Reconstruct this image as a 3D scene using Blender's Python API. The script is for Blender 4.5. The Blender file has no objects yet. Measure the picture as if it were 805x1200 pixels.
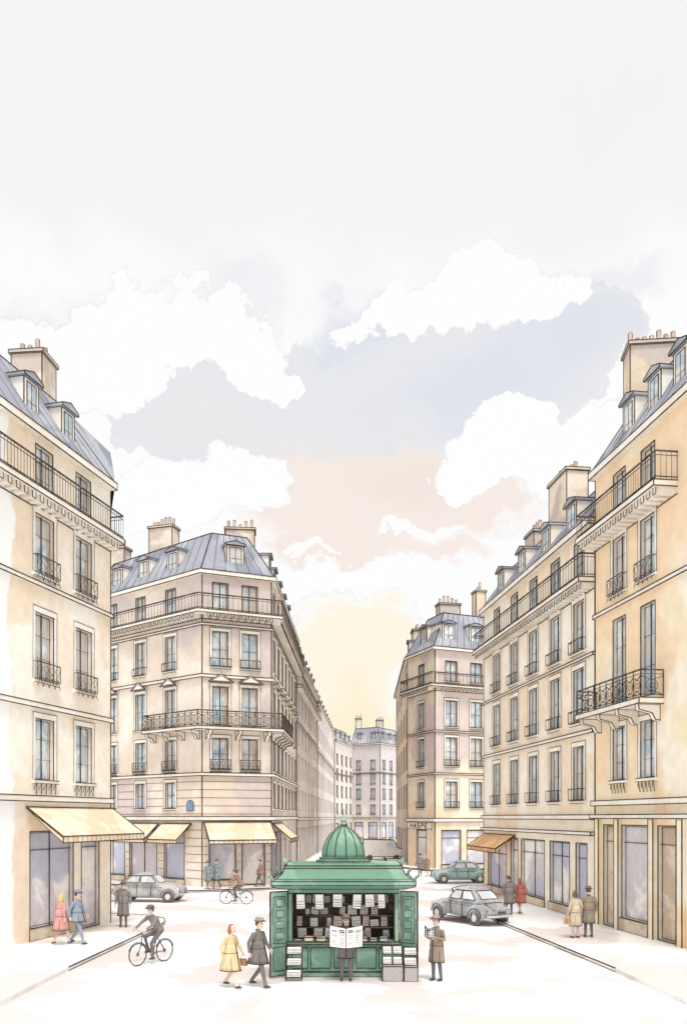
import bpy, math, random
from mathutils import Vector, Matrix
random.seed(7)
D=bpy.data; scene=bpy.context.scene
scene.view_settings.view_transform='Standard'
scene.view_settings.look='None'
scene.view_settings.exposure=0
def s2l(c):
    c=c/255.0
    return c/12.92 if c<=0.04045 else ((c+0.055)/1.055)**2.4
def lin(rgb): return (s2l(rgb[0]),s2l(rgb[1]),s2l(rgb[2]),1.0)
def des(rgb,k=0.93):
    g=sum(rgb)/3; return tuple(g+(c-g)*k for c in rgb)

# ---------------------------------------------------------------- materials
MATS={}
def wash(name,rgb,light=None,scale=0.35,lo=0.45,hi=0.56,fade=None,grain=0.06,second=None):
    if name in MATS: return MATS[name]
    m=D.materials.new(name); m.use_nodes=True; nt=m.node_tree; N=nt.nodes; Lk=nt.links
    b=N['Principled BSDF']; b.inputs['Roughness'].default_value=0.95
    b.inputs['Specular IOR Level'].default_value=0.05
    tc=N.new('ShaderNodeTexCoord')
    n1=N.new('ShaderNodeTexNoise'); n1.inputs['Scale'].default_value=scale; n1.inputs['Detail'].default_value=5; n1.inputs['Roughness'].default_value=0.6
    n1.inputs['Distortion'].default_value=0.6
    Lk.new(tc.outputs['Object'],n1.inputs['Vector'])
    mr=N.new('ShaderNodeMapRange'); mr.interpolation_type='SMOOTHSTEP'
    mr.inputs['From Min'].default_value=lo; mr.inputs['From Max'].default_value=hi
    Lk.new(n1.outputs['Fac'],mr.inputs['Value'])
    mx=N.new('ShaderNodeMix'); mx.data_type='RGBA'
    mx.inputs['A'].default_value=lin(des(rgb))
    if light is None: light=tuple(min(250,c+ (255-c)*0.45) for c in rgb)
    mx.inputs['B'].default_value=lin(des(light))
    Lk.new(mr.outputs['Result'],mx.inputs['Factor'])
    out=mx.outputs['Result']
    if second is not None:
        n3=N.new('ShaderNodeTexNoise'); n3.inputs['Scale'].default_value=scale*0.6; n3.inputs['Detail'].default_value=4
        mp=N.new('ShaderNodeMapping'); mp.inputs['Location'].default_value=(13.1,7.7,3.3)
        Lk.new(tc.outputs['Object'],mp.inputs['Vector']); Lk.new(mp.outputs['Vector'],n3.inputs['Vector'])
        m3=N.new('ShaderNodeMapRange'); m3.interpolation_type='SMOOTHSTEP'
        m3.inputs['From Min'].default_value=0.49; m3.inputs['From Max'].default_value=0.55
        Lk.new(n3.outputs['Fac'],m3.inputs['Value'])
        x3=N.new('ShaderNodeMix'); x3.data_type='RGBA'; x3.inputs['B'].default_value=lin(des(second))
        Lk.new(m3.outputs['Result'],x3.inputs['Factor']); Lk.new(out,x3.inputs['A']); out=x3.outputs['Result']
    n2=N.new('ShaderNodeTexNoise'); n2.inputs['Scale'].default_value=scale*9; n2.inputs['Detail'].default_value=3
    Lk.new(tc.outputs['Object'],n2.inputs['Vector'])
    m2=N.new('ShaderNodeMapRange'); m2.inputs['To Min'].default_value=1-grain*1.6; m2.inputs['To Max'].default_value=1+grain*0.6
    m2.inputs['From Min'].default_value=0.25; m2.inputs['From Max'].default_value=0.75
    Lk.new(n2.outputs['Fac'],m2.inputs['Value'])
    mu=N.new('ShaderNodeVectorMath'); mu.operation='SCALE'
    Lk.new(out,mu.inputs[0]); Lk.new(m2.outputs['Result'],mu.inputs['Scale']); out=mu.outputs['Vector']
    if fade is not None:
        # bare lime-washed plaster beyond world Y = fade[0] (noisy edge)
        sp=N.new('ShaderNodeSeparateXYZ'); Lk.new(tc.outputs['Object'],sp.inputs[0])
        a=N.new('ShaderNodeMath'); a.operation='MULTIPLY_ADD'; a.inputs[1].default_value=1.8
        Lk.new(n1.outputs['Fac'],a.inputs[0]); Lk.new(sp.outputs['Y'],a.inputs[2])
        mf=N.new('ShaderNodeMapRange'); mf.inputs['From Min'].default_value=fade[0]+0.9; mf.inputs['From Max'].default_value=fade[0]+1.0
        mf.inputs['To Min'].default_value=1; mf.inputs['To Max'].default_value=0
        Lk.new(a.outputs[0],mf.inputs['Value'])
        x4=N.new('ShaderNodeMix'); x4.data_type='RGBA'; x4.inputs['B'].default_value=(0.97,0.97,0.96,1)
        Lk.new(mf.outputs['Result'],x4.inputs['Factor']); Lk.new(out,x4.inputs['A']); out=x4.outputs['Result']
    Lk.new(out,b.inputs['Base Color'])
    MATS[name]=m; return m

INK=wash('ink_line',(64,54,48),(98,88,80),scale=1.5)
IRON=wash('wrought_iron',(74,66,60),(112,102,96),scale=2)
GLASS=wash('window_glass',(184,202,212),(228,234,234),scale=0.9,second=(208,204,198))
SHOPGLASS=wash('shop_glass',(214,208,214),(246,242,238),scale=0.45,second=(196,198,216))
SLATE=wash('slate_roof',(148,152,164),(184,187,196),scale=0.3,second=(166,168,180))
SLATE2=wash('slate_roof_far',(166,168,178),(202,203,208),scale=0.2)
TRIM=wash('stone_trim',(243,233,218),(250,245,236),scale=0.6)
CHIM=wash('chimney_render',(228,208,182),(240,226,206),scale=0.6,second=(208,192,180))
POT=wash('chimney_pot',(202,176,156),(222,202,184),scale=2)
AWN=wash('awning_canvas',(240,212,178),(247,230,206),scale=0.6)
AWNO=wash('awning_orange',(236,178,126),(242,200,158),scale=0.8)
WOOD=wash('shop_joinery',(204,182,158),(226,210,190),scale=0.6)

# ---------------------------------------------------------------- mesh helper
class M:
    def __init__(s): s.v=[]; s.f=[]
    def poly(s,pts):
        k=len(s.v); s.v+= [tuple(p) for p in pts]; s.f.append(tuple(range(k,k+len(pts))))
    def box8(s,p):
        k=len(s.v); s.v+=[tuple(q) for q in p]
        for f in ((3,2,1,0),(4,5,6,7),(0,1,5,4),(1,2,6,5),(2,3,7,6),(3,0,4,7)):
            s.f.append(tuple(k+i for i in f))
    def bar(s,a,b,w,w2=None):
        a=Vector(a); b=Vector(b); d=b-a
        if d.length<1e-5: return
        d.normalize(); up=Vector((0,0,1)) if abs(d.z)<0.9 else Vector((1,0,0))
        x=d.cross(up).normalized(); y=d.cross(x).normalized()
        w2=w if w2 is None else w2
        s.box8([a+(-x-y)*w,a+(x-y)*w,a+(x+y)*w,a+(-x+y)*w,b+(-x-y)*w2,b+(x-y)*w2,b+(x+y)*w2,b+(-x+y)*w2])
    def loop(s,pts,w,closed=True):
        n=len(pts)
        for i in range(n if closed else n-1): s.bar(pts[i],pts[(i+1)%n],w)
    def boxedges(s,p,w):
        for i,j in ((0,1),(1,2),(2,3),(3,0),(4,5),(5,6),(6,7),(7,4),(0,4),(1,5),(2,6),(3,7)): s.bar(p[i],p[j],w)
    def rings(s,R,cap=True,closed=True):
        k=len(s.v); n=len(R[0])
        for r in R: s.v+=[tuple(p) for p in r]
        for i in range(len(R)-1):
            for j in range(n if closed else n-1):
                s.f.append((k+i*n+j,k+i*n+(j+1)%n,k+(i+1)*n+(j+1)%n,k+(i+1)*n+j))
        if cap:
            s.f.append(tuple(k+j for j in range(n))[::-1]); s.f.append(tuple(k+(len(R)-1)*n+j for j in range(n)))
    def tube(s,pts,rad,n=10,ref=None):
        P=[Vector(p) for p in pts]; R=[]
        for i,p in enumerate(P):
            d=(P[min(i+1,len(P)-1)]-P[max(i-1,0)]).normalized()
            rf=Vector(ref) if ref is not None else (Vector((1,0,0)) if abs(d.x)<0.8 else Vector((0,1,0)))
            x=(rf-d*rf.dot(d)).normalized(); y=d.cross(x)
            r=rad[i] if isinstance(rad,(list,tuple)) else rad
            rx,ry=(r if isinstance(r,(list,tuple)) else (r,r))
            R.append([p+x*rx*math.cos(2*math.pi*k/n)+y*ry*math.sin(2*math.pi*k/n) for k in range(n)])
        s.rings(R)
    def ell(s,c,r,n=12,m=8,zmin=-1.0):
        c=Vector(c); R=[]
        a0=math.asin(max(-1,zmin))
        for i in range(m+1):
            a=a0+(math.pi/2-a0)*i/m; a=max(-1.55,min(1.55,a))
            R.append([c+Vector((r[0]*math.cos(a)*math.cos(2*math.pi*k/n),r[1]*math.cos(a)*math.sin(2*math.pi*k/n),r[2]*math.sin(a))) for k in range(n)])
        s.rings(R)
    def rev(s,c,prof,n=20):
        c=Vector(c)
        s.rings([[c+Vector((r*math.cos(2*math.pi*k/n),r*math.sin(2*math.pi*k/n),z)) for k in range(n)] for r,z in prof])
    def torus(s,c,ax,R,r,n=24,m=6):
        c=Vector(c); ax=Vector(ax).normalized()
        x=ax.orthogonal().normalized(); y=ax.cross(x); k=len(s.v)
        for i in range(n):
            a=2*math.pi*i/n; d=x*math.cos(a)+y*math.sin(a)
            for j in range(m):
                b=2*math.pi*j/m; s.v.append(tuple(c+d*(R+r*math.cos(b))+ax*r*math.sin(b)))
        for i in range(n):
            for j in range(m):
                s.f.append((k+i*m+j,k+((i+1)%n)*m+j,k+((i+1)%n)*m+(j+1)%m,k+i*m+(j+1)%m))
    def mesh(s,name):
        me=D.meshes.new(name); me.from_pydata(s.v,[],s.f); me.update(); return me

def link(o,parent=None):
    scene.collection.objects.link(o)
    if parent: o.parent=parent
    return o
def empty(name,loc=(0,0,0),rot=0,scale=1):
    e=D.objects.new(name,None); e.empty_display_size=0.3; e.location=loc; e.rotation_euler=(0,0,rot); e.scale=(scale,)*3
    return link(e)
class Thing:
    """one real-world object: an Empty with its parts as children"""
    def __init__(s,name,loc=(0,0,0),rot=0,scale=1):
        s.e=empty(name,loc,rot,scale); s.p={}
    def part(s,name,mat,smooth=False):
        if name not in s.p: s.p[name]=(M(),mat,smooth)
        return s.p[name][0]
    def done(s):
        for n,(m,mat,sm) in s.p.items():
            if not m.v: continue
            me=m.mesh(n); me.materials.append(mat)
            if sm: me.polygons.foreach_set('use_smooth',[True]*len(me.polygons))
            link(D.objects.new(n,me),s.e)

class Fr:
    def __init__(s,p0,p1):
        s.o=Vector((p0[0],p0[1],0)); q=Vector((p1[0],p1[1],0)); s.L=(q-s.o).length
        s.d=(q-s.o).normalized(); s.n=Vector((s.d.y,-s.d.x,0))
    def p(s,u,v,z): return s.o+s.d*u+s.n*v+Vector((0,0,z))
    def b(s,u0,u1,v0,v1,z0,z1):
        return [s.p(u0,v0,z0),s.p(u1,v0,z0),s.p(u1,v1,z0),s.p(u0,v1,z0),s.p(u0,v0,z1),s.p(u1,v0,z1),s.p(u1,v1,z1),s.p(u0,v1,z1)]

def offs(pts,d):
    P=[Vector((p[0],p[1],0)) for p in pts]; N=[]
    for i in range(len(P)-1):
        t=(P[i+1]-P[i]).normalized(); N.append(Vector((t.y,-t.x,0)))
    out=[]
    for i,p in enumerate(P):
        if i==0: o=N[0]
        elif i==len(P)-1: o=N[-1]
        else: o=(N[i-1]+N[i])/(1+N[i-1].dot(N[i]))
        out.append(p+o*d)
    return out
Z=lambda z: Vector((0,0,z))

class Building(Thing):
    def __init__(s,vis,back,eave,rh,ins,wall,roof=SLATE,w=0.017,name='apartment_building',hip=(0,0)):
        super().__init__(name); s.vis=vis; s.eave=eave; s.rh=rh; s.ins=ins; s.w=w
        s.walls=s.part('walls',wall); s.roof=s.part('roof',roof); s.ink=s.part('edge_lines',INK)
        s.glass=s.part('window_panes',GLASS); s.trim=s.part('stone_trim',TRIM); s.iron=s.part('balcony_railings',IRON)
        s.fr=[Fr(vis[i],vis[i+1]) for i in range(len(vis)-1)]
        n=len(vis)
        loop=list(vis)+list(back)
        for i in range(n-1,len(loop)):
            a=loop[i]; b=loop[(i+1)%len(loop)]
            s.walls.poly([Vector((a[0],a[1],0)),Vector((b[0],b[1],0)),Vector((b[0],b[1],eave)),Vector((a[0],a[1],eave))])
        lo=[p+Z(eave) for p in offs(vis,0.22)]+[Vector((b[0],b[1],eave)) for b in back]
        tp=offs(vis,-ins); tp[0]=tp[0]+s.fr[0].d*hip[0]; tp[-1]=tp[-1]-s.fr[-1].d*hip[1]
        up=[p+Z(eave+rh) for p in tp]+[Vector((b[0],b[1],eave+rh+0.15)) for b in back]
        for i in range(len(lo)):
            j=(i+1)%len(lo); s.roof.poly([lo[i],lo[j],up[j],up[i]])
        s.roof.poly(up)
        for i in range(n):
            s.ink.bar(lo[i],up[i],w*1.1)
            if i<n-1:
                s.ink.bar(up[i],up[i+1],w*1.2)
                Ls=(lo[i+1]-lo[i]).length; k=max(2,int(Ls/0.75))
                for q in range(1,k):
                    t=q/k+random.uniform(-0.01,0.01)
                    s.ink.bar(lo[i].lerp(lo[i+1],t),up[i].lerp(up[i+1],t),w*0.45)
        s.band(eave-0.28,eave-0.005,0.3)
        for i in range(n): s.ink.bar(Vector((vis[i][0],vis[i][1],0)),Vector((vis[i][0],vis[i][1],eave)),w*1.1)
    def band(s,z0,z1,d,pts=None,mat='stone_trim',ink=True):
        pts=pts or s.vis; o=offs(pts,d); i_=offs(pts,-0.03); m=s.part(mat,TRIM)
        for k in range(len(pts)-1):
            m.box8([i_[k]+Z(z0),i_[k+1]+Z(z0),o[k+1]+Z(z0),o[k]+Z(z0),i_[k]+Z(z1),i_[k+1]+Z(z1),o[k+1]+Z(z1),o[k]+Z(z1)])
            if ink:
                s.ink.bar(o[k]+Z(z0),o[k+1]+Z(z0),s.w*0.8); s.ink.bar(o[k]+Z(z1),o[k+1]+Z(z1),s.w*0.9)
        if ink:
            for e in (0,-1):
                s.ink.bar(o[e]+Z(z0),o[e]+Z(z1),s.w*0.8); 
                s.ink.bar(o[e]+Z(z1),i_[e]+Z(z1),s.w*0.8); s.ink.bar(o[e]+Z(z0),i_[e]+Z(z0),s.w*0.8)
    def balcony(s,z,d,pts=None,h=0.95,orn=False,dent=True,step=0.16,corb=None):
        pts=pts or s.vis; w=s.w
        s.band(z-0.2,z,d,pts); 
        o=offs(pts,d-0.06); e=offs(pts,0.02)
        chain=[e[0]]+o+[e[-1]]
        for a,b in zip(chain[:-1],chain[1:]):
            s.iron.bar(a+Z(z+h),b+Z(z+h),w*1.2); s.iron.bar(a+Z(z+0.1),b+Z(z+0.1),w*0.7); s.iron.bar(a+Z(z+h-0.14),b+Z(z+h-0.14),w*0.5)
            Ls=(b-a).length; k=max(1,int(Ls/(step*(3 if orn else 1))))
            dirv=(b-a).normalized(); nn=Vector((dirv.y,-dirv.x,0))
            for q in range(k+1):
                c=a.lerp(b,q/k); s.iron.bar(c+Z(z),c+Z(z+h),w*(0.7 if orn else 0.34))
                if orn and q<k:
                    c2=a.lerp(b,(q+0.5)/k); sp=Ls/k
                    s.iron.torus(c2+Z(z+0.42),nn,min(0.21,sp*0.42),w*0.6,n=14,m=4)
                    s.iron.torus(c2+Z(z+0.42),nn,min(0.1,sp*0.2),w*0.55,n=10,m=4)
                    s.iron.bar(a.lerp(b,q/k)+Z(z+0.1),c2+Z(z+0.24),w*0.55); s.iron.bar(c2+Z(z+0.24),a.lerp(b,(q+1)/k)+Z(z+0.1),w*0.55)
                    s.iron.bar(a.lerp(b,q/k)+Z(z+0.75),c2+Z(z+0.6),w*0.55); s.iron.bar(c2+Z(z+0.6),a.lerp(b,(q+1)/k)+Z(z+0.75),w*0.55)
        for i in range(len(pts)-1):
            f=Fr(pts[i],pts[i+1])
            if dent:
                k=max(1,int(f.L/0.42))
                for q in range(k):
                    u=(q+0.5)*f.L/k; b=f.b(u-0.09,u+0.09,-0.02,d-0.14,z-0.42,z-0.203)
                    s.trim.box8(b); s.ink.bar(b[3],b[7],w*0.6); s.ink.bar(b[2],b[6],w*0.6); s.ink.bar(b[3],b[2],w*0.6)
                s.ink.bar(f.p(0,0.01,z-0.44),f.p(f.L,0.01,z-0.44),w*0.8)
            if corb:
                k=max(2,int(f.L/corb)+1)
                for q in range(k):
                    u=0.35+q*(f.L-0.7)/(k-1)
                    pr=[(0,-0.75),(0.18,-0.72),(0.3,-0.5),(d-0.12,-0.38),(d-0.1,-0.203),(0,-0.203)]
                    A=[f.p(u-0.12,a,z+b) for a,b in pr]; B=[f.p(u+0.12,a,z+b) for a,b in pr]
                    s.trim.rings([A,B]); s.ink.loop(A,w*0.7); s.ink.loop(B,w*0.7)
    def facade(s,i,wins,rust=None,trans=2,depth=0.15):
        """wins: (uc,w,z0,z1,style)"""
        f=s.fr[i]; w=s.w; us={0,f.L}; zs={0,s.eave}
        W=[x for x in wins if x[0]-x[1]/2>0.05 and x[0]+x[1]/2<f.L-0.05]
        for x in W: us|={x[0]-x[1]/2,x[0]+x[1]/2}; zs|={x[2],x[3]}
        us=sorted(us); zs=sorted(zs)
        for a,b in zip(us[:-1],us[1:]):
            for c,e in zip(zs[:-1],zs[1:]):
                mu=(a+b)/2; mz=(c+e)/2
                if any(abs(mu-x[0])<x[1]/2 and x[2]<mz<x[3] for x in W): continue
                s.walls.poly([f.p(a,0,c),f.p(b,0,c),f.p(b,0,e),f.p(a,0,e)])
        if rust:
            z=rust[0]
            while z<rust[1]:
                cuts=sorted([(x[0]-x[1]/2-0.08,x[0]+x[1]/2+0.08) for x in W if x[2]-0.1<z<x[3]+0.1]); u=0.0
                for c in cuts+[(f.L,f.L)]:
                    if c[0]>u+0.1:
                        s.ink.bar(f.p(u+0.04+random.random()*0.05,0.002,z),f.p(c[0],0.002,z),w*0.42)
                    u=max(u,c[1])
                z+=rust[2]
        for uc,ww,z0,z1,st in W:
            a=uc-ww/2; b=uc+ww/2; dp=depth
            rv=s.part('window_reveals',TRIM)
            rv.poly([f.p(a,0,z0),f.p(a,-dp,z0),f.p(a,-dp,z1),f.p(a,0,z1)])
            rv.poly([f.p(b,0,z0),f.p(b,-dp,z0),f.p(b,-dp,z1),f.p(b,0,z1)])
            rv.poly([f.p(a,0,z1),f.p(b,0,z1),f.p(b,-dp,z1),f.p(a,-dp,z1)])
            rv.poly([f.p(a,0,z0),f.p(b,0,z0),f.p(b,-dp,z0),f.p(a,-dp,z0)])
            g=s.part('shop_windows',SHOPGLASS) if 'shop' in st else s.glass
            if 'blind' in st: g=s.part('shutters',WOOD)
            g.poly([f.p(a,-dp,z0),f.p(b,-dp,z0),f.p(b,-dp,z1),f.p(a,-dp,z1)])
            if 'far' in st:
                s.ink.loop([f.p(a,0.0,z0),f.p(b,0.0,z0),f.p(b,0.0,z1),f.p(a,0.0,z1)],w*0.5); continue
            s.ink.loop([f.p(a,0.0,z0),f.p(b,0.0,z0),f.p(b,0.0,z1),f.p(a,0.0,z1)],w*0.85)
            s.ink.loop([f.p(a+0.06,-dp+0.02,z0+0.05),f.p(b-0.06,-dp+0.02,z0+0.05),f.p(b-0.06,-dp+0.02,z1-0.06),f.p(a+0.06,-dp+0.02,z1-0.06)],w*0.4)
            if 'shop' in st:
                k=max(1,round(ww/1.5))
                for q in range(1,k): s.ink.bar(f.p(a+ww*q/k,-dp+0.03,z0),f.p(a+ww*q/k,-dp+0.03,z1),w*0.7)
                s.ink.bar(f.p(a,-dp+0.03,z1-0.65),f.p(b,-dp+0.03,z1-0.65),w*0.6)
                jn=s.part('shop_stallriser',WOOD)
                if z0>0.2:
                    jn.box8(f.b(a-0.1,b+0.1,-0.03,0.06,0.1,z0-0.004)); s.ink.loop([f.p(a-0.1,0.065,0.12),f.p(b+0.1,0.065,0.12),f.p(b+0.1,0.065,z0),f.p(a-0.1,0.065,z0)],w*0.6)
                continue
            # drawn curtain on one side behind the casement
            if 'nocur' not in st:
                cw=ww*random.uniform(0.16,0.3); cu=s.part('curtains',WOOD)
                cu.poly([f.p(b-cw,-dp+0.012,z0+0.04),f.p(b-0.05,-dp+0.012,z0+0.04),f.p(b-0.05,-dp+0.012,z1-0.05),f.p(b-cw*0.8,-dp+0.012,z1-0.05)])
            s.ink.bar(f.p(uc,-dp+0.03,z0),f.p(uc,-dp+0.03,z1),w*0.8)
            for q in range(1,trans+1):
                zz=z0+(z1-z0)*q/(trans+1); s.ink.bar(f.p(a,-dp+0.03,zz),f.p(b,-dp+0.03,zz),w*0.28)
            if 'plain' not in st:
                for (c,e) in ((a-0.15,a-0.005),(b+0.005,b+0.15)):
                    s.trim.box8(f.b(c,e,-0.03,0.035,z0,z1+0.005))
                s.trim.box8(f.b(a-0.15,b+0.15,-0.03,0.045,z1+0.008,z1+0.2))
                s.ink.bar(f.p(a-0.15,0.045,z1+0.2),f.p(b+0.15,0.045,z1+0.2),w*0.55)
                s.ink.bar(f.p(a-0.15,0.035,z0),f.p(a-0.15,0.045,z1+0.2),w*0.4)
                s.ink.bar(f.p(b+0.15,0.035,z0),f.p(b+0.15,0.045,z1+0.2),w*0.4)
            s.trim.box8(f.b(a-0.18,b+0.18,-0.03,0.12,z0-0.12,z0-0.004))
            s.ink.bar(f.p(a-0.18,0.12,z0-0.004),f.p(b+0.18,0.12,z0-0.004),w*0.7); s.ink.bar(f.p(a-0.18,0.12,z0-0.12),f.p(b+0.18,0.12,z0-0.12),w*0.5)
            if 'ped' in st:
                A=[f.p(a-0.3,-0.02,z1+0.25),f.p(b+0.3,-0.02,z1+0.25),f.p(uc,-0.02,z1+0.75)]
                B=[f.p(a-0.3,0.22,z1+0.25),f.p(b+0.3,0.22,z1+0.25),f.p(uc,0.22,z1+0.75)]
                s.trim.rings([A,B]); s.ink.loop(B,w*0.8); s.ink.loop([f.p(a-0.12,0.225,z1+0.31),f.p(b+0.12,0.225,z1+0.31),f.p(uc,0.225,z1+0.63)],w*0.4)
            if 'guard' in st:
                h=0.6 if 'orn' in st else 0.5
                c0=f.p(a-0.12,0.2,0); c1=f.p(b+0.12,0.2,0)
                s.iron.bar(c0+Z(z0+h),c1+Z(z0+h),w*0.8); s.iron.bar(c0+Z(z0+0.04),c1+Z(z0+0.04),w*0.7)
                for c,uu in ((c0,a-0.12),(c1,b+0.12)):
                    s.iron.bar(c+Z(z0+h),f.p(uu,0,z0+h),w*0.6); s.iron.bar(c+Z(z0),c+Z(z0+h),w*0.6)
                if 'orn' in st:
                    k=4
                    for q in range(k):
                        t=(q+0.5)/k; c=c0.lerp(c1,t)
                        s.iron.torus(c+Z(z0+h*0.62),f.n,0.12,w*0.5,n=12,m=4)
                        s.iron.torus(c+Z(z0+h*0.25),f.n,0.08,w*0.5,n=10,m=4)
                        s.iron.bar(c0.lerp(c1,q/k)+Z(z0-0.25),c+Z(z0+0.1),w*0.45)
                        s.iron.bar(c0.lerp(c1,(q+1)/k)+Z(z0-0.25),c+Z(z0+0.1),w*0.45)
                else:
                    k=int(ww/0.2)
                    for q in range(1,k): c=c0.lerp(c1,q/k); s.iron.bar(c+Z(z0),c+Z(z0+h),w*0.3)
            if 'brk' in st:
                for q in range(5):
                    uu=a+ww*q/4; s.iron.bar(f.p(uu,0.1,z0-0.1),f.p(uu+0.05,0.05,z0-0.5),w*0.6)
                    s.iron.bar(f.p(uu,0.1,z0-0.1),f.p(uu-0.12,0.05,z0-0.35),w*0.4)
    def dormer(s,i,u,ww=1.0,h=None,z=0.2):
        f=s.fr[i]; w=s.w; h=h or s.rh*0.56; z0=s.eave+z; z1=z0+h; v0=-0.28; a=u-ww/2; b=u+ww/2
        dm=s.part('dormers',TRIM); bx=f.b(a,b,-s.ins-0.3,v0,z0,z1); dm.box8(bx)
        s.ink.loop([bx[3],bx[2],bx[6],bx[7]],w*0.8)
        vs=-s.ins*(z1-s.eave)/s.rh
        for q,uu in ((3,a),(2,b)):
            s.ink.bar(bx[q+4],f.p(uu,vs,z1),w*0.6)
        A=[f.p(a-0.12,-s.ins-0.3,z1+0.003),f.p(b+0.12,-s.ins-0.3,z1+0.003),f.p(b+0.12,-s.ins-0.3,z1+0.1),f.p(u,-s.ins-0.3,z1+0.3),f.p(a-0.12,-s.ins-0.3,z1+0.1)]
        B=[f.p(a-0.12,v0+0.12,z1+0.003),f.p(b+0.12,v0+0.12,z1+0.003),f.p(b+0.12,v0+0.12,z1+0.1),f.p(u,v0+0.12,z1+0.3),f.p(a-0.12,v0+0.12,z1+0.1)]
        s.roof.rings([A,B]); s.ink.loop(B,w*0.8); s.ink.bar(A[3],B[3],w*0.6); s.ink.bar(A[2],B[2],w*0.6); s.ink.bar(A[4],B[4],w*0.6)
        g=[f.p(a+0.16,v0+0.012,z0+0.12),f.p(b-0.16,v0+0.012,z0+0.12),f.p(b-0.16,v0+0.012,z1-0.12),f.p(a+0.16,v0+0.012,z1-0.12)]
        s.glass.poly(g); s.ink.loop(g,w*0.7); s.ink.bar((g[0]+g[1])/2,(g[2]+g[3])/2,w*0.6)
        s.ink.bar(g[0].lerp(g[3],0.5),g[1].lerp(g[2],0.5),w*0.4)
    def chimney(s,x,y,z0,z1,lx,ly,ang=0,pots=5):
        m=s.part('chimney_stacks',CHIM); w=s.w; c,sn=math.cos(ang),math.sin(ang)
        def P(a,b,z): return Vector((x+a*c-b*sn,y+a*sn+b*c,z))
        def bx(hx,hy,a,b): return [P(-hx,-hy,a),P(hx,-hy,a),P(hx,hy,a),P(-hx,hy,a),P(-hx,-hy,b),P(hx,-hy,b),P(hx,hy,b),P(-hx,hy,b)]
        b=bx(lx/2,ly/2,z0,z1); m.box8(b); s.ink.boxedges(b,w*0.9)
        b=bx(lx/2+0.08,ly/2+0.08,z1+0.002,z1+0.14); m.box8(b); s.ink.boxedges(b,w*0.7)
        pm=s.part('chimney_pots',POT)
        for q in range(pots):
            t=(q+0.5)/pots-0.5
            a,bb=(t*lx,0) if lx>=ly else (0,t*ly)
            h=random.uniform(0.35,0.75); r=0.085
            pm.rev(P(a,bb,z1+0.142),[(r,0),(r*1.2,0.05),(r*.85,h-0.05),(r*1.1,h)],n=8)
            for k in (0,4): 
                d=Vector((math.cos(k*math.pi/4),math.sin(k*math.pi/4),0)); s.ink.bar(P(a,bb,z1+0.14)+d*r,P(a,bb,z1+0.14+h)+d*r,w*0.5)
            s.ink.torus(P(a,bb,z1+0.142+h),(0,0,1),r,w*0.5,n=8,m=4)
    def awning(s,i,u0,u1,z1,z0,dep,mat=AWN,val=0.22):
        f=s.fr[i]; w=s.w; m=s.part('awning',mat)
        T=[f.p(u0,0.05,z1),f.p(u1,0.05,z1),f.p(u1,dep,z0),f.p(u0,dep,z0)]
        m.box8([p-Z(0.04) for p in (T[3],T[2],T[1],T[0])]+[T[3],T[2],T[1],T[0]])
        V=[f.p(u0,dep+0.003,z0-0.0),f.p(u1,dep+0.003,z0-0.0),f.p(u1,dep+0.003,z0-val),f.p(u0,dep+0.003,z0-val)]
        m.poly(V); s.ink.loop(T,w*1.1); s.ink.loop(V,w*0.9)
        k=max(2,int((u1-u0)/0.3))
        for q in range(1,k):
            s.ink.bar(V[0].lerp(V[1],q/k)+f.n*0.003,V[3].lerp(V[2],q/k)+f.n*0.003,w*0.3)
        for u in (u0,u1):
            t=[f.p(u,0.05,z1-0.05),f.p(u,dep,z0-0.04),f.p(u,dep,z0-val)]
            m.poly(t); s.ink.loop(t,w*0.5)

# ================================================================= buildings
CREAM=wash('stone_cream',(249,235,216),(252,246,234),scale=0.3,fade=(28.3,),second=(245,226,202))
BEIGE=wash('stone_beige_mauve',(234,217,200),(245,233,218),scale=0.22,second=(220,205,200))
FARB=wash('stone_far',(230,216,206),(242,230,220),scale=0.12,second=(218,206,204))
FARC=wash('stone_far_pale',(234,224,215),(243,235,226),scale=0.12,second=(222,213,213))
PEACH=wash('stone_peach',(246,220,188),(250,236,212),scale=0.17,second=(222,204,198))
IVORY=wash('stone_ivory',(250,238,220),(253,246,234),scale=0.22,second=(246,226,200))
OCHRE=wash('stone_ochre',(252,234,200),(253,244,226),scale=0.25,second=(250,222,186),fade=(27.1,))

# ---- left foreground house
L1=Building([(-11.47,26.57),(-9.43,34.6)],[(-10.5,38.5),(-16,38)],17.9,2.8,1.5,CREAM,w=0.020,hip=(0,1.5))
W=[]
for u in (3.7,6.25):
    W+=[(u,1.15,5.7,7.85,'brk'),(u,1.15,9.2,11.55,'guard orn'),(u,1.15,12.9,15.0,'guard orn'),(u,1.05,15.75,17.4,'plain')]
W+=[(4.2,2.7,0.55,3.9,'shop'),(6.75,1.3,0.16,3.9,'shop')]
L1.facade(0,W)
L1.band(12.45,12.6,0.12); L1.band(8.2,8.38,0.14); L1.band(4.95,5.15,0.16)
L1.balcony(15.6,0.62,step=0.17)
L1.awning(0,2.6,8.35,4.75,3.75,1.45)
for u in (3.35,5.65): L1.dormer(0,u,0.85)
L1.chimney(-12.75,35.2,18,23.2,1.3,1.3,-0.1,4)
L1.done()

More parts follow.
